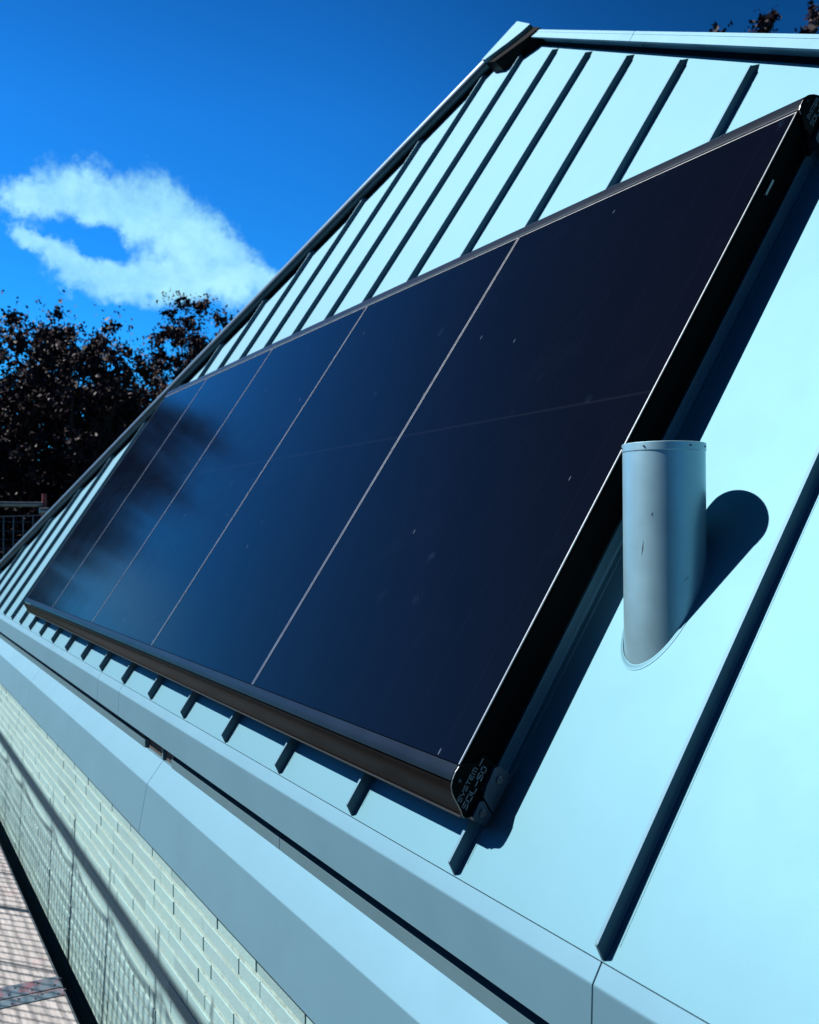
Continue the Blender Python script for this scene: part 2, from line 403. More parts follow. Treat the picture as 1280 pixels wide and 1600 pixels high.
# torn tape edge beside the opening
b = B(); b.prism([(.9846, 3.985, -.800), (.9846, 4.10, -.792), (.9846, 4.10, -.80), (.9846, 3.985, -.812)], [(.983, 3.985, -.800), (.983, 4.10, -.792), (.983, 4.10, -.80), (.983, 3.985, -.812)])
hchild(fix(b.build('torn_tape', M['dark_hole'])))
b = B(); b.box((1.05, YR, -.86), (1.3, YL, -.77)); hchild(fix(b.build('cavity_back', M['dark_hole'])))
b = B()
b.box((1.0, 3.79, -.856), (1.049, 3.975, -.775))
hchild(fix(b.build('cavity_block', M['stone'])))
b = B(); b.box((1.0, 3.61, -.856), (1.049, 3.72, -.775)); hchild(fix(b.build('cavity_block', M['stone'])))
b = B(); b.box((.99, 3.735, -.852), (1.03, 3.75, -.779)); hchild(fix(b.build('cavity_bracket', M['zinc_strip'])))
b = B(); b.box((.992, 3.602, -.852), (1.03, 3.612, -.779)); hchild(fix(b.build('cavity_bracket', M['zinc_strip'])))
# lower cornice flashing
flashing('cornice_flashing', (.9868, -.8485), (.9280, -.9280), (.8966, -1.1010), (.93, -1.101), (1.02, -.852), [YR-.15, .55, 3.722, 6.62, 9.6, YL+.15], M['zinc_trim'], .010)
hchild(fix(prof([(.96, -.90), (.925, -1.098), (1.0, -1.098), (1.0, -.90)], YR-.1, YL+.1).build('joint_backing', M['dark_hole'])))

# brick wall of long thin bricks, built brick by brick
XB = .920
def bricks():
    rnd = random.Random(5); b = B(); c = .0572; bed = .0140; z = -1.062; row = 0
    while z > -2.75:
        y = -1.2-rnd.random()*.33; z0, z1 = z-c+bed, z
        z0 += 0
        while y < 10.75:
            L = .333 if rnd.random() < .85 else rnd.choice((.165, .25)); L *= rnd.uniform(.985, 1.015)
            a, e = y+.0018, y+L-.0026-(.002 if rnd.random() < .2 else 0)
            dx = rnd.uniform(-.0012, .0010); tz = rnd.uniform(-.0009, .0009); sk = rnd.uniform(-.0008, .0008)
            x0 = XB+dx; x1 = XB+.03; be = .0016
            f = [(x0+sk, a+be, z0+be+tz), (x0-sk, e-be, z0+be-tz), (x0-sk, e-be, z1-be-tz), (x0+sk, a+be, z1-be+tz)]
            m_ = [(x0+be, a, z0+tz), (x0+be, e, z0-tz), (x0+be, e, z1-tz), (x0+be, a, z1+tz)]
            k = [(x1, a, z0), (x1, e, z0), (x1, e, z1), (x1, a, z1)]
            t = rnd.random(); t = .12 if t < .05 else .30+rnd.random()*.6
            V = f+m_+k
            F = [(0, 3, 2, 1)]
            for i in range(4): j = (i+1) % 4; F += [(i, j, j+4, i+4), (i+4, j+4, j+8, i+8)]
            b.add(V, F, t); y += L
        z -= c; row += 1
    return b
wall = hchild(fix(bricks().build('brick_wall', M['brick'], tone=True)))
# mortar bed just behind the brick faces
b = B(); b.box((XB+.009, -1.3, -2.7), (XB+.05, 10.78, -1.05))
z = -1.062
while z > -2.7:
    ys = np.linspace(-1.25, 10.75, 90); rr_ = random.Random(int(z*1000)); w0 = [rr_.uniform(-.0008, .0010) for _ in ys]; zz = z-.0572
    for i in range(len(ys)-1):
        b.prism([(XB+.0014+w0[i], ys[i], zz+.0139), (XB+.0014+w0[i], ys[i], zz+.0001), (XB+.0088, ys[i], zz+.0001), (XB+.0088, ys[i], zz+.0139)],
                [(XB+.0014+w0[i+1], ys[i+1], zz+.0139), (XB+.0014+w0[i+1], ys[i+1], zz+.0001), (XB+.0088, ys[i+1], zz+.0001), (XB+.0088, ys[i+1], zz+.0139)])
    z -= .0572
hchild(fix(b.build('mortar', M['mortar'])), wall)
b = B(); b.box((XB+.02, -1.28, -7.25), (6.8, 10.76, -2.75)); b.box((1.12, -1.28, -2.74), (6.8, 10.76, -.66)); hchild(fix(b.build('lower_wall', M['wall_low'])))
hchild(fix(prof([(XB+.014, -1.064), (XB+.014, -1.03), (.99, -1.03), (.99, -1.064)], -1.2, 10.7).build('packing', M['dark_hole'])))

# left verge: rolled metal tube standing off the tray ends
def verge_pt(t, left=True, h=0, inset=0):
    Y = APEX[0]+(t if left else -t); v = (left_v(Y) if left else right_v(Y)); 
    return P(Y, v-inset, h)
b = B(); L_ = YL-APEX[0]+.05
pts = []
for i in range(31):
    t = .08+(L_-.08)*i/30; pts.append(verge_pt(t, True, .045, 0.0))
b.tube(pts, .034, 14)
verge = hchild(b.build('left_verge_roll', M['verge'], None, smooth=50)); verge.name = 'verge_roll'
b = B()
def strip(t0, t1, left, a, c, h0, h1):
    q = [(t0, a, h0), (t1, a, h0), (t1, c, h0), (t0, c, h0)]; lo = [verge_pt(t, left, h0, i) for t, i, _ in q]; hi = [verge_pt(t, left, h1, i) for t, i, _ in q]
    b.prism(lo, hi)
strip(.05, L_, True, -.04, .028, -.03, .030)
hchild(fix(b.build('verge_upstand', M['black'])))  # black colour stands in for shade under the roll
# right verge: capping with a broad flange held off the face
R_ = APEX[0]-YR+.05
jt = [.30, 1.665, 3.4, R_]
for t0, t1 in zip(jt[:-1], jt[1:]):
    b = B(); strip(t0+.002, t1-.002, False, -.030, .007, .058, .067)      # flange
    strip(t0+.002, t1-.002, False, -.046, -.030, -.02, .0685)               # raised back
    c_ = fix(b.build('verge_capping', M['zinc_trim'])); hchild(c_)
    if t0 == jt[1]: pass
b = B(); strip(.2, R_, False, -.044, -.031, -.02, .0575); strip(.2, R_, False, -.0435, .001, -.03, -.0006); hchild(fix(b.build('verge_upstand', M['black'])))  # coloured black for the shadow gap under the capping
# apex cap
b = B()
cp = [(4.70, 3.885), (4.476, 4.06), (4.207, 3.868), (4.262, 3.842), (4.40, 3.80), (4.46, 3.80)]
def scaled(x, y, h):
    """point of the picture plane carried to height h above the roof face"""
    return P(x, y, h)
CAPY = [(4.68, 3.884), (4.474, 4.062), (4.205, 3.868), (4.262, 3.850), (4.385, 3.842), (4.448, 3.846), (4.62, 3.850)]
b.prism([P(y, v, .078) for y, v in CAPY], [P(y, v, .100) for y, v in CAPY])
apexcap = hchild(fix(b.build('apex_cap', M['zinc_trim'])))
b = B(); q = [(4.66, 3.87), (4.474, 4.05), (4.10, 3.80), (4.20, 3.78), (4.5, 3.79)]
b.prism([P(y, v, -.02) for y, v in q], [P(y, v, .0765) for y, v in q]); hchild(fix(b.build('cap_core', M['black'])), apexcap)

# vent pipe standing plumb out of the roof
PX, PY, PR, PZ = 1.3163, 1.4120, .0757, .1633
def roof_z(x, y): # z on roof face for x
    return ((-D)+math.sin(RP)*x)/math.cos(RP)
def pipe():
    S = 72; V = []; F = []
    rows = []
    ring = lambda r, zf: [(PX+r*math.cos(2*math.pi*k/S), PY+r*math.sin(2*math.pi*k/S), zf(k)) for k in range(S)]
    def zb(r): return lambda k: roof_z(PX+r*math.cos(2*math.pi*k/S), 0)-.004
    rows.append(ring(PR, zb(PR)))
    for f in (.25, .5, .75): rows.append([(a[0], a[1], a[2]+(PZ-.02-a[2])*f) for a in rows[0]])
    rows.append(ring(PR, lambda k: PZ-.016)); rows.append(ring(PR+.0012, lambda k: PZ-.0145)); rows.append(ring(PR+.0012, lambda k: PZ-.001))
    rows.append(ring(PR, lambda k: PZ)); rows.append(ring(PR-.002, lambda k: PZ-.001)); rows.append(ring(PR-.002, lambda k: PZ-.15))
    for r_ in rows: V += r_
    for i in range(len(rows)-1):
        for k in range(S): F.append((i*S+k, i*S+(k+1) % S, (i+1)*S+(k+1) % S, (i+1)*S+k))
    F.append(tuple(range((len(rows)-1)*S, len(rows)*S)))
    return V, F
V, F = pipe()
vent = hchild(fix(mesh('vent_pipe', V, F, M['pipe'], None, smooth=35))); vent['label'] = 'upright round metal vent pipe cut flush with the sloping roof'
# sealed collar: thin ring lying on the roof round the pipe
S = 96; V = []; F = []
for r_, h_ in ((PR+.0002, .0022), (PR+.0015, .0022), (PR+.0030, .0010), (PR+.0062, .0009), (PR+.0064, -.001)):
    for k in range(S):
        x = PX+r_*math.cos(2*math.pi*k/S); y = PY+r_*math.sin(2*math.pi*k/S); q = Vector((x, y, roof_z(x, y)))+RN*h_; V.append(q)
for i in range(4):
    for k in range(S): F.append((i*S+k, i*S+(k+1) % S, (i+1)*S+(k+1) % S, (i+1)*S+k))
hchild(fix(mesh('pipe_collar', V, F, M['zinc'], None, smooth=40)), vent)
b = B()
for a_ in (-160, -95, -60, -20, 150):
    x, y = PX+(PR+.001)*math.cos(rad(a_)), PY+(PR+.001)*math.sin(rad(a_)); d = Vector((math.cos(rad(a_)), math.sin(rad(a_)), 0))
    b = B(); b.tube([Vector((x, y, PZ-.008)), Vector((x, y, PZ-.008))+d*.0022], [.0019, .0014], 10)
    hchild(b.build('rim_screw', M['screw']), vent)
# scratches on the pipe
b = B()
for a_, z_, l_, t_ in ((-164, -.03, .028, .15), (-150, .032, .006, .3), (-103, -.085, .010, 1.1)):
    c0 = Vector((PX+(PR+.0004)*math.cos(rad(a_)), PY+(PR+.0004)*math.sin(rad(a_)), z_)); tg = Vector((-math.sin(rad(a_)), math.cos(rad(a_)), 0))
    b = B(); b.tube([c0-Vector((0, 0, l_/2))-tg*t_*l_/2, c0+tg*.0006, c0+Vector((0, 0, l_/2))+tg*t_*l_/2], [.0001, .0004, .0001], 6)
    hchild(b.build('scratch', M['dark_hole']), vent)

# ================================================================== solar array
arr = empty('solar_array', P(4.3, 1.0, 0)); AI = Matrix.Translation(-P(4.3, 1.0, 0))
tag(arr, 'row of five glossy black solar panels framed along the metal roof', 'solar array')
def achild(o, parent=None):
    if parent is None: o.parent = arr; o.matrix_parent_inverse = AI
    else: o.parent = parent
    return o
H = .1195; V0, V1 = .176, 1.862
YJ = [1.586, 2.712, 3.843, 4.974, 6.118, 7.135]
for y0, y1 in zip(YJ[:-1], YJ[1:]):
    b = B(); gp_ = .0032; e = .0028
    a0, a1 = y0+gp_, y1-gp_
    # black frame body
    b.box((a0, V0, H-.038), (a1, V1, H-.0012), P)
    pan = achild(fix(b.build('solar_panel', M['black'])))
    # light edge strips: both long edges and the head
    b = B()
    b.box((a0, V0, H-.006), (a0+e, V1, H+.0012), P); b.box((a1-e, V0, H-.006), (a1, V1, H+.0012), P); b.box((a0+e, V1-e, H-.006), (a1-e, V1, H+.0012), P)
    for q_ in b.V[:0]: pass
    achild(fix(b.build('frame_edge', M['edge'])), pan)
    # glass sheet with its own UVs in metres
    nu, nvv = 8, 12; Vg = []; Fg = []; UV = []
    for j in range(nvv+1):
        for i in range(nu+1):
            yy = a0+e+(a1-a0-2*e)*i/nu; vv = V0+(V1-e-V0)*j/nvv; Vg.append(P(yy, vv, H)); UV.append((yy-y0+1.37*YJ.index(y0), vv-V0))
    for j in range(nvv):
        for i in range(nu): k = j*(nu+1)+i; Fg.append((k, k+nu+1, k+nu+2, k+1))
    gl = mesh('glass', Vg, Fg, M['glass'], None, uv=UV); 
    achild(gl, pan)
# bottom trim: flat band, bullnose and lip (v, h)
y0, y1 = YJ[0]+.004, YJ[-1]+.02
def vprof(pts, ya, yb, name, mat, smooth=35):
    b = B(); b.prism([P(ya, v, h) for v, h in pts], [P(yb, v, h) for v, h in pts]); return achild(fix(b.build(name, mat, None, smooth=smooth)))
band = [(.1745, H-.001), (.1735, .1215), (.158, .1222), (.150, .1212), (.143, .1190), (.143, .112), (.1745, .112)]
M['band'] = material('blue_black_trim', (.006, .010, .017), .32, 0, .5, ior=1.22, var=.2, vscale=8, wave=.03, wscale=5); vprof(band, y0, y1, 'trim_band', M['band'])
nose = [(.1405, .1165), (.1385, .1180), (.1340, .1165), (.1280, .1120), (.1225, .1045), (.1175, .0950), (.1130, .0855), (.1080, .0765), (.1040, .070), (.1010, .0655), (.0965, .0640), (.0965, .0620), (.104, .0615), (.112, .064), (.1405, .100)]
vprof(nose, y0, y1, 'bullnose_trim', M['black_gloss'], 50)
vprof([(.0988, .0662), (.0964, .0652), (.0950, .0640), (.0962, .0632), (.0988, .0640)], y0, y1, 'trim_lip', material('grey_trim_lip', (.05, .06, .07), .4, .5))  # lip coloured paler than the bullnose above it
# inner profile that carries the panels over the seams
b = B(); b.box((y0+.006, .118, .032), (y1-.02, .150, .060), P); achild(fix(b.build('carrier_rail', M['black'])))
b = B(); b.box((YJ[0]+.022, .16, .034), (YJ[0]+.030, 1.90, .0805), P); achild(fix(b.build('gap_shade_strip', M['black'])))  # black strip stands in for shade in the gap under the panels
# top trim, mirrored bullnose with a bright lip
vt = V1
topb = [(vt+.0005, H-.006), (vt+.0005, .1180), (vt+.010, .1180), (vt+.010, .112), (vt+.013, .112), (vt+.013, H-.02), (vt+.0005, H-.02)]
vprof([(vt+.0005, .100), (vt+.0005, .1175), (vt+.0070, .1175), (vt+.0070, .100)], y0, y1, 'trim_groove', M['black'])
vprof([(vt+.0071, .100), (vt+.0071, .1200), (vt+.0090, .1222), (vt+.0110, .1212), (vt+.0110, .100)], y0, y1, 'trim_lip', M['edge'])
top = [(vt+.0112, .100), (vt+.0112, .1190), (vt+.040, .1215), (vt+.052, .1180), (vt+.064, .108), (vt+.074, .092), (vt+.082, .074), (vt+.086, .064), (vt+.080, .062), (vt+.072, .070)]
vprof(top, y0, y1, 'top_trim', M['band'], 50)
b = B(); b.box((y0+.006, vt+.03, .032), (y1-.02, vt+.062, .0615), P); achild(fix(b.build('carrier_rail', M['black'])))

# letters built from strokes on a unit box: width .6, height 1
LET = {'S': [[(.6, 1), (.1, 1), (0, .9), (0, .6), (.1, .5), (.5, .5), (.6, .4), (.6, .1), (.5, 0), (0, 0)]],
       'Y': [[(0, 1), (0, .6), (.1, .5), (.5, .5), (.6, .6), (.6, 1)], [(.3, .5), (.3, 0)]],
       'T': [[(0, 1), (.6, 1)], [(.3, 1), (.3, 0)]],
       'E': [[(.6, 1), (0, 1), (0, 0), (.6, 0)], [(0, .5), (.5, .5)]],
       'M': [[(0, 0), (0, .9), (.1, 1), (.7, 1), (.8, .9), (.8, 0)], [(.4, 1), (.4, 0)]],
       'O': [[(.1, 0), (0, .1), (0, .9), (.1, 1), (.6, 1), (.7, .9), (.7, .1), (.6, 0), (.1, 0)]],
       'L': [[(0, 1), (0, .1), (.1, 0), (.6, 0)]], '-': [[(0, .5), (.5, .5)]],
       '5': [[(.6, 1), (0, 1), (0, .55), (.5, .55), (.6, .45), (.6, .1), (.5, 0), (0, 0)]],
       '0': [[(.1, 0), (0, .1), (0, .9), (.1, 1), (.5, 1), (.6, .9), (.6, .1), (.5, 0), (.1, 0)]]}
def lettering(b, text, v0, h0, length, height, w, Yf):
    adv = [(.8 if c == 'M' else .7 if c == 'O' else .5 if c == '-' else .6)+.22 for c in text]; tot = sum(adv)-.22; k = length/tot; x = 0
    for c, a in zip(text, adv):
        for st in LET[c]:
            for p, q in zip(st[:-1], st[1:]):
                A = Vector((v0+(x+p[0])*k, h0+p[1]*height)); C = Vector((v0+(x+q[0])*k, h0+q[1]*height))
                d = (C-A).normalized(); n_ = Vector((-d.y, d.x))*w/2; A = A-d*w*.45; C = C+d*w*.45
                quad = [A-n_, C-n_, C+n_, A+n_]
                b.prism([P(Yf-.0012, t[0], t[1]) for t in quad], [P(Yf+.0002, t[0], t[1]) for t in quad])
        x += a
def end_cap(outline, mirror):
    Y0 = YJ[0]-.0022; o = B()
    o.prism([P(Y0-.001, v, h) for v, h in outline], [P(Y0+.0055, v, h) for v, h in outline])
    cap = achild(fix(o.build('end_cap', M['plate'])))
    # thin bright rim along the nose side of the plate
    b = B(); n_ = len(outline)
    return cap, Y0
cap_low = [(.176, .1180), (.172, .1225), (.160, .1240), (.146, .1222), (.134, .1182), (.1250, .1100), (.1180, .0985), (.1120, .086), (.1050, .0735), (.0985, .0655), (.0985, .060), (.1060, .045), (.108, .022), (.172, .022), (.212, .030), (.2145, .080), (.2145, .0885), (.196, .0915), (.186, .1080)]
cap, YF = end_cap(cap_low, False)
b = B()
rim = cap_low[1:11]
for p, q in zip(rim[:-1], rim[1:]):
    b.tube([P(YF-.0008, *p), P(YF-.0008, *q)], .0009, 6)
achild(b.build('cap_rim', M['edge']), cap)
b = B(); Yt = YF-.001
lettering(b, 'SYSTEM', .1180, .0845, .068, .0082, .0012, Yt)
lettering(b, '-', .194, .0800, .014, .0082, .0014, Yt)
lettering(b, 'SOL-50', .1125, .0665, .084, .0105, .0018, Yt)
achild(fix(b.build('lettering', M['text'])), cap)
def screw(v, h, Yf, r, parent, name='screw'):
    b = B(); b.tube([P(Yf, v, h), P(Yf-.0022, v, h), P(Yf-.0034, v, h)], [r, r, r*.72], 18)
    for k in range(3):
        t = k*math.pi/3+.3; a = Vector((math.cos(t), math.sin(t)))*r*.55; n_ = Vector((-math.sin(t), math.cos(t)))*r*.10
        quad = [(v+a.x*s+n_.x*e, h+a.y*s+n_.y*e) for s, e in ((-1, -1), (1, -1), (1, 1), (-1, 1))]
        b.prism([P(Yf-.0042, *q) for q in quad], [P(Yf-.0030, *q) for q in quad])
    return achild(fix(b.build(name, M['screw'])), parent)
screw(.1505, .1085, YF-.001, .0034, cap)
screw(.1600, .0560, YF-.001, .0022, cap)
# seam clamp below the plate
def clamp(v0, sgn=1):
    X = lambda v: v0+sgn*v
    o = B(); q1 = [(0, .052), (-.004, .046), (-.002, .022), (.006, .018), (.022, .017), (.036, .047), (.030, .054)]
    q2 = [(.026, .018), (.088, .0165), (.1035, .022), (.107, .034), (.1055, .050), (.098, .0585), (.060, .0555), (.042, .0505)]
    for q in (q1, q2):
        q = [(X(a), h) for a, h in q]
        o.prism([P(1.572, *t) for t in q], [P(1.6085, *t) for t in q])
    c = achild(fix(o.build('seam_clamp', M['clamp'])))
    screw(X(.084), .036, 1.572, .0082, c, 'clamp_screw'); screw(X(.016), .036, 1.572, .0082, c, 'clamp_screw')
    return c
clamp(.106)
# upper end cap and clamp
cap_up = [(1.838, .0840), (1.848, .092), (1.858, .112), (1.864, .1210), (1.876, .1240), (1.892, .1245), (1.904, .1228), (1.918, .1165), (1.930, .106), (1.940, .093), (1.948, .078), (1.952, .062), (1.945, .03), (1.84, .03)]
cap2, _ = end_cap(cap_up, True)
b = B()
for p, q in zip(cap_up[2:5], cap_up[3:6]): b.tube([P(YF-.0008, *p), P(YF-.0008, *q)], .0009, 6)
achild(b.build('cap_rim', M['edge']), cap2)
b = B(); lettering(b, 'SYSTEM', 1.866, .0860, .064, .0082, .0011, Yt); lettering(b, 'SOL-50', 1.862, .0680, .080, .0105, .0014, Yt)
achild(fix(b.build('lettering', M['text'])), cap2)
screw(1.901, .1125, YF-.001, .0034, cap2)
clamp(1.835)
# loose end of a cable tie under the upper corner
b = B(); b.tube([P(1.578, 1.835, .078), P(1.570, 1.80, .062), P(1.578, 1.79, .045), P(1.598, 1.82, .03)], .004, 8)
achild(b.build('cable', M['black'], None, smooth=60))
b = B(); b.box((YJ[0]-.004, 1.62, .094), (YJ[0]+.001, 1.665, .099), P); achild(fix(b.build('frame_slot', M['edge'])), arr.children[0])

# ================================================================== scaffold decks
PZ0 = -1.92
def deck(y0, y1, label, plate_y):
    e = empty('scaffold_deck', ((.75-.45)/2, (y0+y1)/2, PZ0)); inv = Matrix.Translation(-e.location)
    tag(e, label, 'scaffold deck', 'scaffold decks along the wall')
    def ch(o): o.parent = e; o.matrix_parent_inverse = inv; return o
    b = B(); b.box((-.45, y0, PZ0-.012), (.748, y1, PZ0)); ch(fix(b.build('plywood_board', M['wood'])))
    b = B()
    for x in (-.45, .752): b.box((x-.004, y0, PZ0-.075), (x+.004, y1, PZ0+.002))
    for y in np.arange(y0+.35, y1-.1, .6): b.box((-.44, y-.02, PZ0-.05), (.74, y+.02, PZ0-.0125))
    ch(fix(b.build('side_beam', M['steel'])))
    for (py0, py1) in plate_y:
        b = B(); b.box((-.45, py0, PZ0+.0008), (.75, py1, PZ0+.0045)); pl = ch(fix(b.build('end_plate', M['deckplate'])))
        for i in range(5):
            x = .725-.09*i
            for dy in (.25, .72):
                b = B(); c = Vector((x+(0.03 if dy > .5 else 0), py0+(py1-py0)*dy, PZ0+.0045)); b.tube([c, c+Vector((0, 0, .003))], [.009, .006], 10)
                o = fix(b.build('rivet', M['screw'])); o.parent = pl
    return e
deck(1.35, 4.435, 'nearer weathered plywood scaffold deck with blue grey end plate at the bottom left', [(4.365, 4.430)])
deck(4.4405, 7.6, 'middle plywood scaffold deck striped by mesh shadows, with red scuffed end plate', [(4.4455, 4.56)])
deck(7.605, 10.8, 'far plywood scaffold deck running to the corner of the brick wall', [(7.61, 7.7), (10.7, 10.79)])
# ================================================================== edge barrier beside the camera (throws the net shadow)
def net(b, p0, p1, z1, z0, sag, cell, r, lean=0.0, bays=1):
    """square mesh hung between p0 and p1 with a sagging head rope"""
    p0 = Vector(p0); p1 = Vector(p1); L = (p1-p0).length; n_ = max(2, round(L/cell)); d = (p1-p0)/n_
    def topz(s): 
        t = (s*bays) % 1; return z1-.03-sag*4*t*(1-t)
    rnd = random.Random(3)
    rope = [p0+d*(i*.5)+Vector((0, 0, topz(i*.5/n_))) for i in range(2*n_+1)]
    b.tube(rope, r*1.05, 6)
    for i in range(n_+1):
        zt = topz(i/n_); q = p0+d*i; sh = d.normalized()*lean*(zt-z0)
        b.tube([q+Vector((0, 0, zt)), q+sh*.5+Vector((rnd.uniform(-.006, .006), 0, (zt+z0)/2)), q+sh+Vector((0, 0, z0))], r, 5, False)
    z = z1-cell
    while z > z0:
        pts = []
        for i in range(n_+1):
            s = i/n_
            if topz(s) >= z: pts.append(p0+d*i+d.normalized()*lean*(topz(s)-z)*1+Vector((0, 0, z+.008*math.sin(i*.9+z*5))))
            else:
                if len(pts) > 1: b.tube(pts, r*.6, 5, False)
                pts = []
        if len(pts) > 1: b.tube(pts, r*.6, 5, False)
        z -= cell
GX, GZ = -.397, .31
gx = lambda yb: yb+1.06
posts = [gx(y) for y in (1.6, 2.30, 2.91, 3.52, 4.30, 5.10, 5.73, 6.90, 7.66, 8.6)]
guard = empty('scaffold_guard', (GX, 6, PZ0)); GI = Matrix.Translation((-GX, -6, -PZ0))
tag(guard, 'tube guard rail with sagging net at the outer edge of the decks', 'barrier')
def gchild(o): o.parent = guard; o.matrix_parent_inverse = GI; return o
b = B(); b.tube([(GX, -1, GZ), (GX, 12.2, GZ)], .027, 14); gchild(b.build('guard_rail', M['steel'], None, smooth=50))
for i, y in enumerate(posts):
    b = B(); ln = .30
    rr = .022 if i in (5,) else .011
    b.tube([(GX+.034, y-.02, GZ+.10), (GX+.034, y+.45*(GZ-PZ0)*.55, PZ0)], [rr*.5, rr], 8); gchild(b.build('upright', M['steel'], None, smooth=50))
b = B()
for ya, yb in zip(posts[:-1], posts[1:]): net(b, (GX-.03, ya, 0), (GX-.03, yb, 0), GZ, PZ0+.02, .06, .078, .0052, .22)
gchild(b.build('net', M['net']))
b = B(); b.box((GX-.05, -.5, -4.6), (GX-.04, 12.2, PZ0-.08)); gchild(fix(b.build('light_block_sheet', material('dark_block_sheet', (.012, .014, .016), .9, var=.3, vscale=4))))  # unseen sheet added to block light below the decks
ld = empty('gap_darkening_deck', (.15, 5, -3.95)); tag(ld, 'added lower scaffold deck that keeps the gap beside the wall dark', 'scaffold deck')  # deck added to cut ground bounce and keep the gap dark
b = B(); b.box((-.43, -.5, -3.97), (.86, 11, -3.95)); o = fix(b.build('board', material('gap_shade_board', (.03, .026, .022), .9, var=.4, vscale=6))); o.parent = ld; o.matrix_parent_inverse = Matrix.Translation((-.15, -5, 3.95))  # near-black colour helps hold the gap in shade
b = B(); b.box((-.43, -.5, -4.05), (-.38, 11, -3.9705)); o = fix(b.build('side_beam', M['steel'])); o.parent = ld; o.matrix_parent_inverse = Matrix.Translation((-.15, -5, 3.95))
# far return of the barrier beyond the corner of the house
far = empty('corner_barrier', (1.2, 12.3, PZ0)); FI = Matrix.Translation((-1.2, -12.3, -PZ0))
tag(far, 'blue mesh barrier with steel top tube in front of the dark trees', 'barrier')
def fchild(o): o.parent = far; o.matrix_parent_inverse = FI; return o
b = B(); b.tube([(GX, 12.3, .335), (1.84, 12.3, .335)], .030, 12); fchild(b.build('top_tube', M['steel'], None, smooth=50))
b = B(); b.tube([(1.86, 12.3, -7.2), (1.86, 12.3, .46)], .026, 12); fchild(b.build('corner_post', M['red_steel'], None, smooth=50))
b = B(); net(b, (GX, 12.27, 0), (1.84, 12.27, 0), .24, -1.9, .03, .105, .0045); fchild(b.build('net', M['net']))
b = B(); b.tube([(1.80, 12.25, .26), (1.9, 12.25, .26)], .04, 12); fchild(b.build('coupler', M['steel'], None, smooth=50)); b = B(); b.tube([(1.80, 12.25, .12), (1.9, 12.25, .12)], .035, 12); fchild(b.build('coupler', M['steel'], None, smooth=50))

# ================================================================== trees
def tree(name, label, cat, base, height, lobes, seed, leaf, n_clump, per, lsize, group, spread=.30, trunk_r=.22):
    rnd = np.random.RandomState(seed); base = Vector(base)
    e = empty(name, base); tag(e, label, cat, group)
    # clump centres in the shell-heavy volume of each lobe
    C = []
    wts = np.array([l[3]*l[4]*l[5] for l in lobes]); wts = wts/wts.sum()
    while len(C) < n_clump:
        l = lobes[rnd.choice(len(lobes), p=wts)]
        d = rnd.normal(size=3); d /= np.linalg.norm(d); rr = rnd.uniform(.15, 1)**.45
        wob_ = 1+.16*math.sin(3.1*d[0]+seed)*math.cos(4.3*d[2]+2*seed)+.10*math.sin(7*d[1]+5*d[2])
        C.append((l[0]+d[0]*l[3]*rr*wob_, l[1]+d[1]*l[4]*rr*wob_, l[2]+d[2]*l[5]*rr*wob_))
    C = np.array(C)
    # limbs from the trunk to the lobes, branches to the clumps
    b = B(); top = Vector((0, 0, height*.72))
    tr = [Vector((rnd.uniform(-.1, .1)*i, rnd.uniform(-.1, .1)*i, height*.72*i/6)) for i in range(7)]
    b.tube(tr, [trunk_r*(1-.11*i) for i in range(7)], 10)
    o = b.build('trunk', M['bark'], e, smooth=60)
    b = B()
    for c in C[::4]:
        c = Vector(c); s = min(5, max(2, int(c.z/height*7)-1)); a = tr[s]; m_ = a.lerp(c, .5)+Vector((rnd.uniform(-.3, .3), rnd.uniform(-.3, .3), rnd.uniform(0, .5)))
        b.tube([a, m_, c, c+(c-m_).normalized()*.25], [.05, .028, .012, .004], 5, False)
    b.build('limbs', M['bark'], e)
    # leaves: small folded diamonds scattered along short twigs of each clump
    n = n_clump*per; big = rnd.uniform(0, 1, n) < .22
    cen = np.repeat(C, per, axis=0)
    tw = rnd.normal(size=(n_clump*4, 3)); tw[:, 2] = np.abs(tw[:, 2])*.7+.1; tw /= np.linalg.norm(tw, axis=1)[:, None]
    pick = np.repeat(np.arange(n_clump)*4, per)+rnd.randint(0, 4, n)
    along = rnd.uniform(-.25, 1, n)[:, None]*spread*1.35
    pos = cen+tw[pick]*along+np.clip(rnd.normal(size=(n, 3)), -1.7, 1.7)*spread*.25
    a = rnd.normal(size=(n, 3)); a /= np.linalg.norm(a, axis=1)[:, None]
    c_ = rnd.normal(size=(n, 3)); c_ -= a*(a*c_).sum(1)[:, None]; c_ /= np.linalg.norm(c_, axis=1)[:, None]
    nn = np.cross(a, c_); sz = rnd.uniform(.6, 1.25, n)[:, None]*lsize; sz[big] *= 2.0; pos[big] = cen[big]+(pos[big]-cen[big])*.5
    q = np.stack([pos-a*sz*.6, pos+c_*sz*.36+nn*sz*.12, pos+a*sz*.7, pos-c_*sz*.36+nn*sz*.12], 1).reshape(-1, 3)
    me = bpy.data.meshes.new('crown'); me.vertices.add(n*4); me.vertices.foreach_set('co', q.astype(np.float32).ravel())
    me.loops.add(n*4); me.loops.foreach_set('vertex_index', np.arange(n*4, dtype=np.int32))
    me.polygons.add(n); me.polygons.foreach_set('loop_start', np.arange(0, n*4, 4, dtype=np.int32)); me.polygons.foreach_set('loop_total', np.full(n, 4, dtype=np.int32))
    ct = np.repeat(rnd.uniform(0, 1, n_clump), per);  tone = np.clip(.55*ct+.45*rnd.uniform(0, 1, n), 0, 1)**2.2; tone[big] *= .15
    at = me.attributes.new('tone', 'FLOAT', 'FACE'); at.data.foreach_set('value', tone.astype(np.float32))
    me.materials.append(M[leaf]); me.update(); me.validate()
    o = bpy.data.objects.new('crown', me); COL.objects.link(o); o.parent = e
    return e
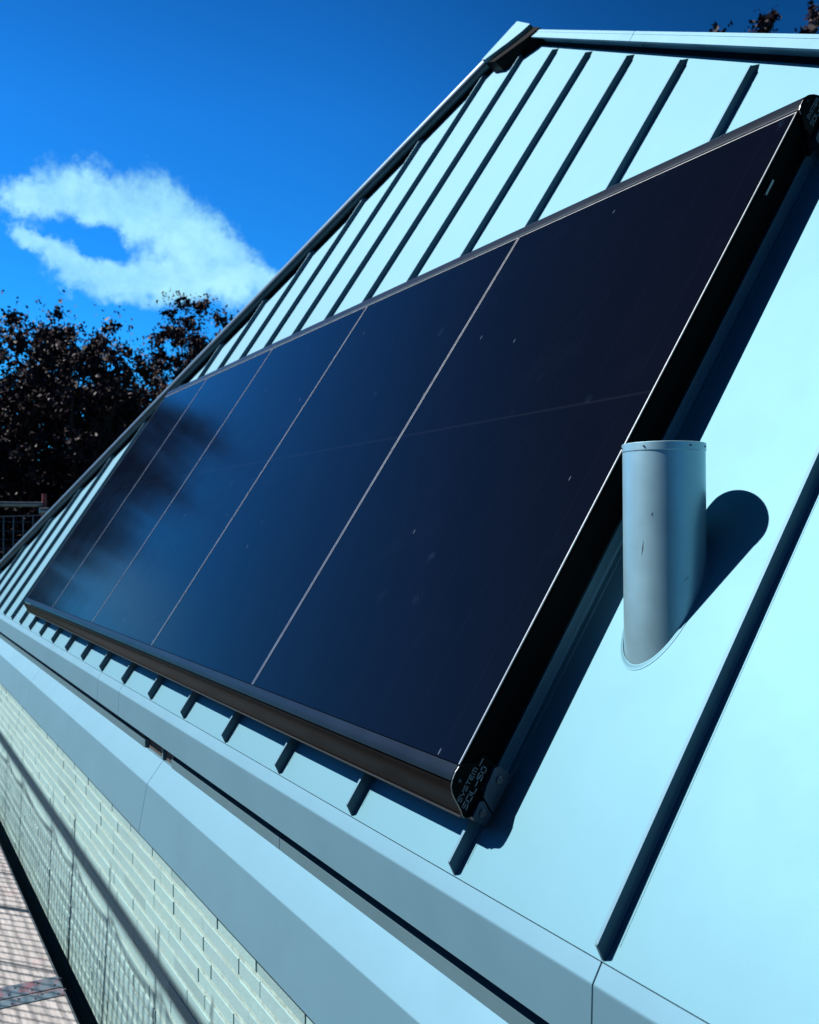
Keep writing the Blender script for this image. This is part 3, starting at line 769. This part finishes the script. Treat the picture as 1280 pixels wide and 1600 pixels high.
GZ0 = -7.2
def at(azd, dist): return (dist*math.sin(rad(azd)), dist*math.cos(rad(azd)), GZ0)
GR = 'copper leaved trees behind the house'
# lobes relative to the base: (x, y, z, rx, ry, rz)
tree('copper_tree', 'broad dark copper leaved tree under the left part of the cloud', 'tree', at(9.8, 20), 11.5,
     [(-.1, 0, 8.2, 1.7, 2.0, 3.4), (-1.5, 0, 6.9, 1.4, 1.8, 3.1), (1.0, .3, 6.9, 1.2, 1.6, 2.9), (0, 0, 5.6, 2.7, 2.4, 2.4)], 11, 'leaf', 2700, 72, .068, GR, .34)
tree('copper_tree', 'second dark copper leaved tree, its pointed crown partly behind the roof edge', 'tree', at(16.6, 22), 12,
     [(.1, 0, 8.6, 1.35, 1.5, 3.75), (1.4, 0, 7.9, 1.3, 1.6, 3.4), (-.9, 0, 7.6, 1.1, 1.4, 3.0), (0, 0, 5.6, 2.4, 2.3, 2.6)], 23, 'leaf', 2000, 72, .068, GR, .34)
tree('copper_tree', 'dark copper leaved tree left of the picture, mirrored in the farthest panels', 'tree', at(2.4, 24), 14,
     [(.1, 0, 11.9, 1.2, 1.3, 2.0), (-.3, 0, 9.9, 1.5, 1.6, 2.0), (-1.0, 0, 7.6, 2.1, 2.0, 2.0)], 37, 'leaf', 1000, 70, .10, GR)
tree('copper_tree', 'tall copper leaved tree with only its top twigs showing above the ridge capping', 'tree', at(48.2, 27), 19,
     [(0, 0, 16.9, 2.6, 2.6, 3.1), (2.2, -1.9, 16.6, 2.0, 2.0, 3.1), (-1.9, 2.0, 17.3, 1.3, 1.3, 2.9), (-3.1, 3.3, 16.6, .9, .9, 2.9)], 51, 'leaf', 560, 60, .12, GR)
tree('green_tree', 'small dull green tree glimpsed through the gap in the copper leaves', 'tree', at(9.6, 30), 8,
     [(0, 0, 7.0, 3.2, 3, 2.4), (2.5, 0, 6.6, 3, 3, 2.5), (-2.6, 0, 6.6, 3.0, 3, 2.3)], 61, 'leaf_green', 200, 60, .14, None)

# unseen tree copies added behind and left of the camera to block low sky light
src = [o for o in bpy.data.objects if o.name.startswith('copper_tree') and o.parent is None]
BL = ['added unseen copper leaved tree that blocks low sky light, %s' % t for t in
      ('nearest the sunny end', 'second from the sunny end', 'third from the sunny end', 'midway along the row', 'straight behind the decks', 'beyond the near corner', 'furthest behind the camera')]
for i, (a, d_, sc) in enumerate(((-38, 26, 1.15), (-58, 22, 1.2), (-76, 21, 1.3), (-95, 20, 1.35), (-115, 21, 1.3), (-138, 22, 1.3), (-162, 23, 1.2))):
    o0 = src[i % 2]; o = o0.copy(); COL.objects.link(o); o.location = at(a, d_); o.rotation_euler = (0, 0, i*1.3); o.scale = (sc*1.8, sc*1.8, sc)
    tag(o, BL[i], 'tree', 'added trees that block low sky light')
    for ch in o0.children:
        c = ch.copy(); COL.objects.link(c); c.parent = o
